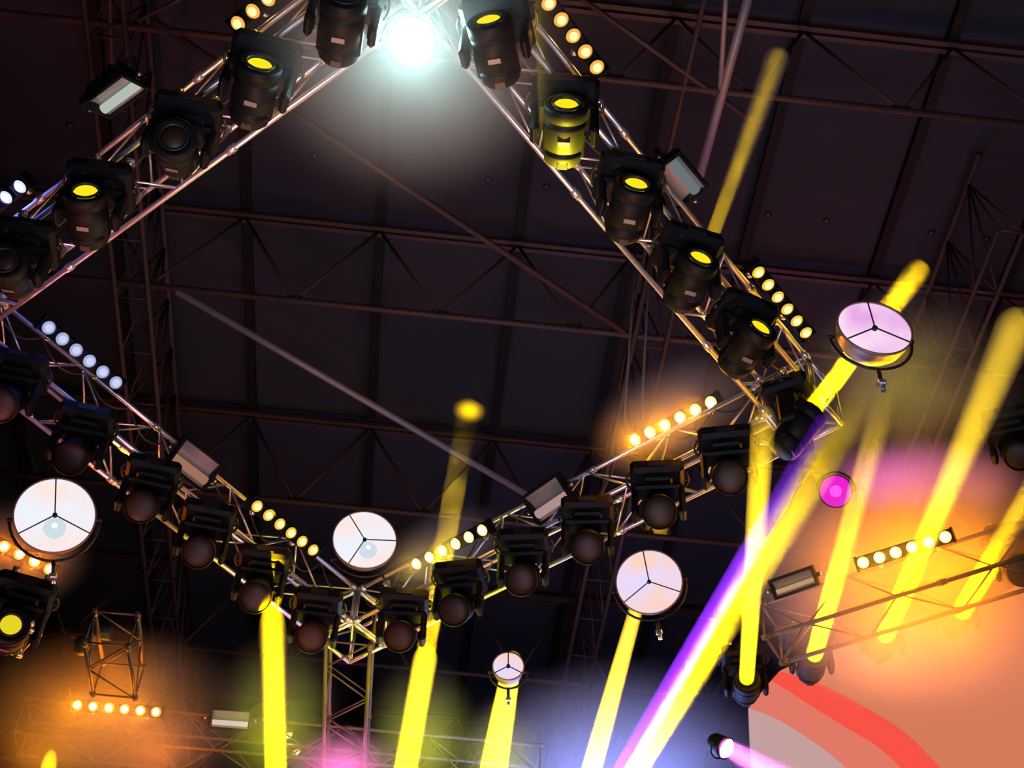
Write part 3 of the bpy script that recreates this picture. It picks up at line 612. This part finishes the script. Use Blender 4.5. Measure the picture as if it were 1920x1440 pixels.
haze_fill((1070, 1520), 18.4, (.25, .31, 1.), 430, .9); haze_fill((1240, 1520), 18.4, (.25, .31, 1.), 430, .9); haze_fill((640, 1460), 17.5, (.9, .08, .5), 90)
for px, py, w in ((1600, 1060, 55), (1680, 1150, 75), (1760, 1080, 75), (1700, 1010, 60), (1830, 1040, 60), (1650, 1230, 60), (1790, 1170, 70)): haze_fill((px, py), 16.1, (1, .24, .0), w * 2.1, .6)  # soft lamps added through the orange haze to widen its glow
haze_fill((60, 1420), 18.1, (1, .27, .0), 60, .4); haze_fill((300, 1420), 18.1, (1, .2, .0), 60, .4); haze_fill((215, 1260), 18.4, (1, .2, .0), 34, .3)
haze_fill((1690, 720), 15., (.8, .75, .0), 30, .6)
haze_fill((515, 1390), 15.6, (.72, .8, .0), 110, .4); haze_fill((790, 1410), 15.9, (.72, .8, .0), 110, .4); haze_fill((940, 1450), 16.2, (.72, .8, .0), 110, .4)  # yellow-green lamps added to stand in for bloom round the beams

# magenta and pink spots
P = at_d(1567, 921, 15.8); m = MB(); mz = to_eye(P); mx_ = (RT - mz * RT.dot(mz)).normalized()
e = empty('spot_lamp', P, 'round magenta lamp between the crossing yellow beams', 'spot lamp', None, frame(P, mx_, mz.cross(mx_), mz))
m.lathe((0, 0, -.25), (0, 0, 1), [(0, 0), (.09, 0), (.13, .05), (.17, .2), (.185, .25), (.172, .25)], 28); m.build('housing', M['black'], e)
m = MB(); m.lathe((0, 0, -.01), (0, 0, 1), [(.17, 0), (.15, .035), (.09, .06), (0, .07)], 28); m.build('lens', M['magenta'], e)
b = MB(); b.lathe((0, 0, .045), (0, 0, 1), [(.075, 0), (.05, .02), (0, .028)], 22); b.build('bulb', M['magcore'], e)
m = MB(); m.path([(math.cos(t) * .21, math.sin(t) * .21, -.1) for t in [math.pi * i / 14 for i in range(15)]], .014); m.build('yoke', M['blackm'], e)
P = at_d(1363, 1404, 17.); m = MB(); mz = (to_eye(P) + RT * .9 - UP * .5).normalized(); mx_ = mz.orthogonal().normalized()
e = empty('spot_lamp', P, 'glowing pink lamp at the bottom left of the screen', 'spot lamp', None, frame(P, mx_, mz.cross(mx_), mz))
m.lathe((0, 0, -.25), (0, 0, 1), [(0, 0), (.08, 0), (.11, .05), (.125, .2), (.135, .25), (.122, .25)], 28); m.build('housing', M['black'], e)
m = MB(); m.lathe((0, 0, -.01), (0, 0, 1), [(.12, 0), (.10, .03), (.06, .045), (0, .05)], 28); m.build('lens', M['pinkhot'], e)
m = MB(); m.path([(math.cos(t) * .16, math.sin(t) * .16, -.1) for t in [math.pi * i / 14 for i in range(15)]], .012); m.build('yoke', M['blackm'], e)
beam('pink beam fanning out along the bottom of the screen', (1358, 1398), 16.9, (1600, 1540), 15.5, 30, 110, 8, col=(1., .10, .85))

# hoist, chains, cables
def chain(p, z0, z1, label, lean=(0, 0), r=.012):
    A = V(p); m = MB(); m.tube(z_(A, z0), z_(A + V((*lean, 0)), z1), r, 6); tag(m.build('hoist_chain', M['grey']), label, 'chain')
chain(at_z(1170, 795, ZT), ZT, ZL, 'left one of two grey hoist chains rising from the hot amber bar', (.25, .0))
chain(at_z(1202, 785, ZT), ZT, ZL, 'right one of two grey hoist chains rising from the hot amber bar', (.25, .0))
P = at_z(165, 1188, ZT + .2); e = empty('chain_hoist', P, 'black chain hoist above the short orange-lit truss', 'hoist')
m = MB(); m.box((0, 0, 0), (.26, .2, .22), bev=.03); m.tube((-.2, 0, .02), (.28, 0, .02), .085, 14); m.build('motor', M['motor'], e)
m = MB(); m.lathe((-.02, 0, -.3), (0, 0, 1), [(0, 0), (.08, .02), (.10, .16), (.09, .2)], 14); m.build('chain_bag', M['cable'], e)
m = MB(); m.path([(.0, 0, .12), (.02, 0, .16), (.05, 0, .2), (.02, 0, .24), (-.02, 0, .21)], .014); m.build('hook', M['chrome'], e)
def cable(A, d, L, label, n=5, sag=.16, off=V((0, 0, 0)), r=.011):
    pts = []
    for i in range(n):
        a, b = A + d * (L * i / n), A + d * (L * (i + 1) / n); s_ = sag * random.uniform(.5, 1.4)
        for k in range(8):
            t = k / 8; pts.append(a.lerp(b, t) + off - UZ * (s_ * 4 * t * (1 - t)))
    m = MB(); m.path(pts, r); tag(m.build('cable', M['cable']), label, 'cable')
cable(z_(cN - TU * .25, ZT + .03), TV, LB, 'black cable looping along the near left truss', 7)
cable(z_(cN - TV * .25, ZT + .03), TU, LA, 'black cable looping along the near right truss', 7)
cable(z_(cR + TU * .05, ZT + .04), TV, LB, 'black cable looping along the far right truss', 9, .3)
cable(z_(cL + TV * .05, ZT + .04), TU, LA, 'black cable looping along the far left truss', 9, .3)

# ------------------------------------------------------------------ stage light and added ceiling fill
W = bpy.data.worlds.new('dark_hall'); SC.world = W; W.use_nodes = True
W.node_tree.nodes['Background'].inputs['Color'].default_value = (.008, .007, .009, 1); W.node_tree.nodes['Background'].inputs['Strength'].default_value = 1.
def spot(name, loc, aim, col, power, deg, size=.1, blend=.6):
    o = light('SPOT', name, loc, col, power, size, V(aim) - V(loc)); o.data.spot_size = math.radians(deg); o.data.spot_blend = blend; return o
spot('copper_stage_spot', (-1.2, 10.5, 2.), z_(cN + TU * 1.8, ZB), (1, .36, .12), 5200, 34, .5)
spot('copper_stage_spot', (-.2, 10.5, 2.), z_(cN + TV * 1.6, ZB), (1, .42, .20), 4200, 32, .5)
spot('red_stage_spot', (-6, 11.5, 2.), z_(cL - TV * .6, ZB), (1, .16, .22), 3600, 34, .5)
spot('pink_stage_spot', (-3.5, 9., 2.), z_(cL + TU * 2.4, ZB), (1, .36, .38), 1500, 40, .5)
spot('pink_stage_spot', (1.5, 7.5, 2.), z_(cF - TV * 2.4, ZB), (1, .38, .36), 1500, 44, .5)
light('AREA', 'ceiling_fill_light', (0., 3., 3.), (.70, .72, 1), 150, 3., V((-.05, .42, 1)), math.radians(72))  # unseen fill light, added to lift the dark ceiling
light('AREA', 'ceiling_fill_light', (5.5, 3., 3.), (.74, .72, 1), 75, 3., V((.1, .3, 1)), math.radians(64))  # second added fill, for the right part of the ceiling
light('SPOT', 'yellow_stage_spot', at_d(1062, 1300, 13.), (1, .82, .02), 50000, .1, None).data.spot_size = math.radians(4.4)
sp = [o for o in bpy.data.objects if o.name.startswith('yellow_stage_spot')][0]
sp.rotation_mode = 'QUATERNION'; sp.rotation_quaternion = (on_chord(RCH, TU, 1058, .62) - sp.location).to_track_quat('-Z', 'Y')

# ------------------------------------------------------------------ view
vs = SC.view_settings; vs.view_transform = 'Standard'; vs.look = 'None'; vs.exposure = 0; vs.gamma = 1; vs.use_curve_mapping = False
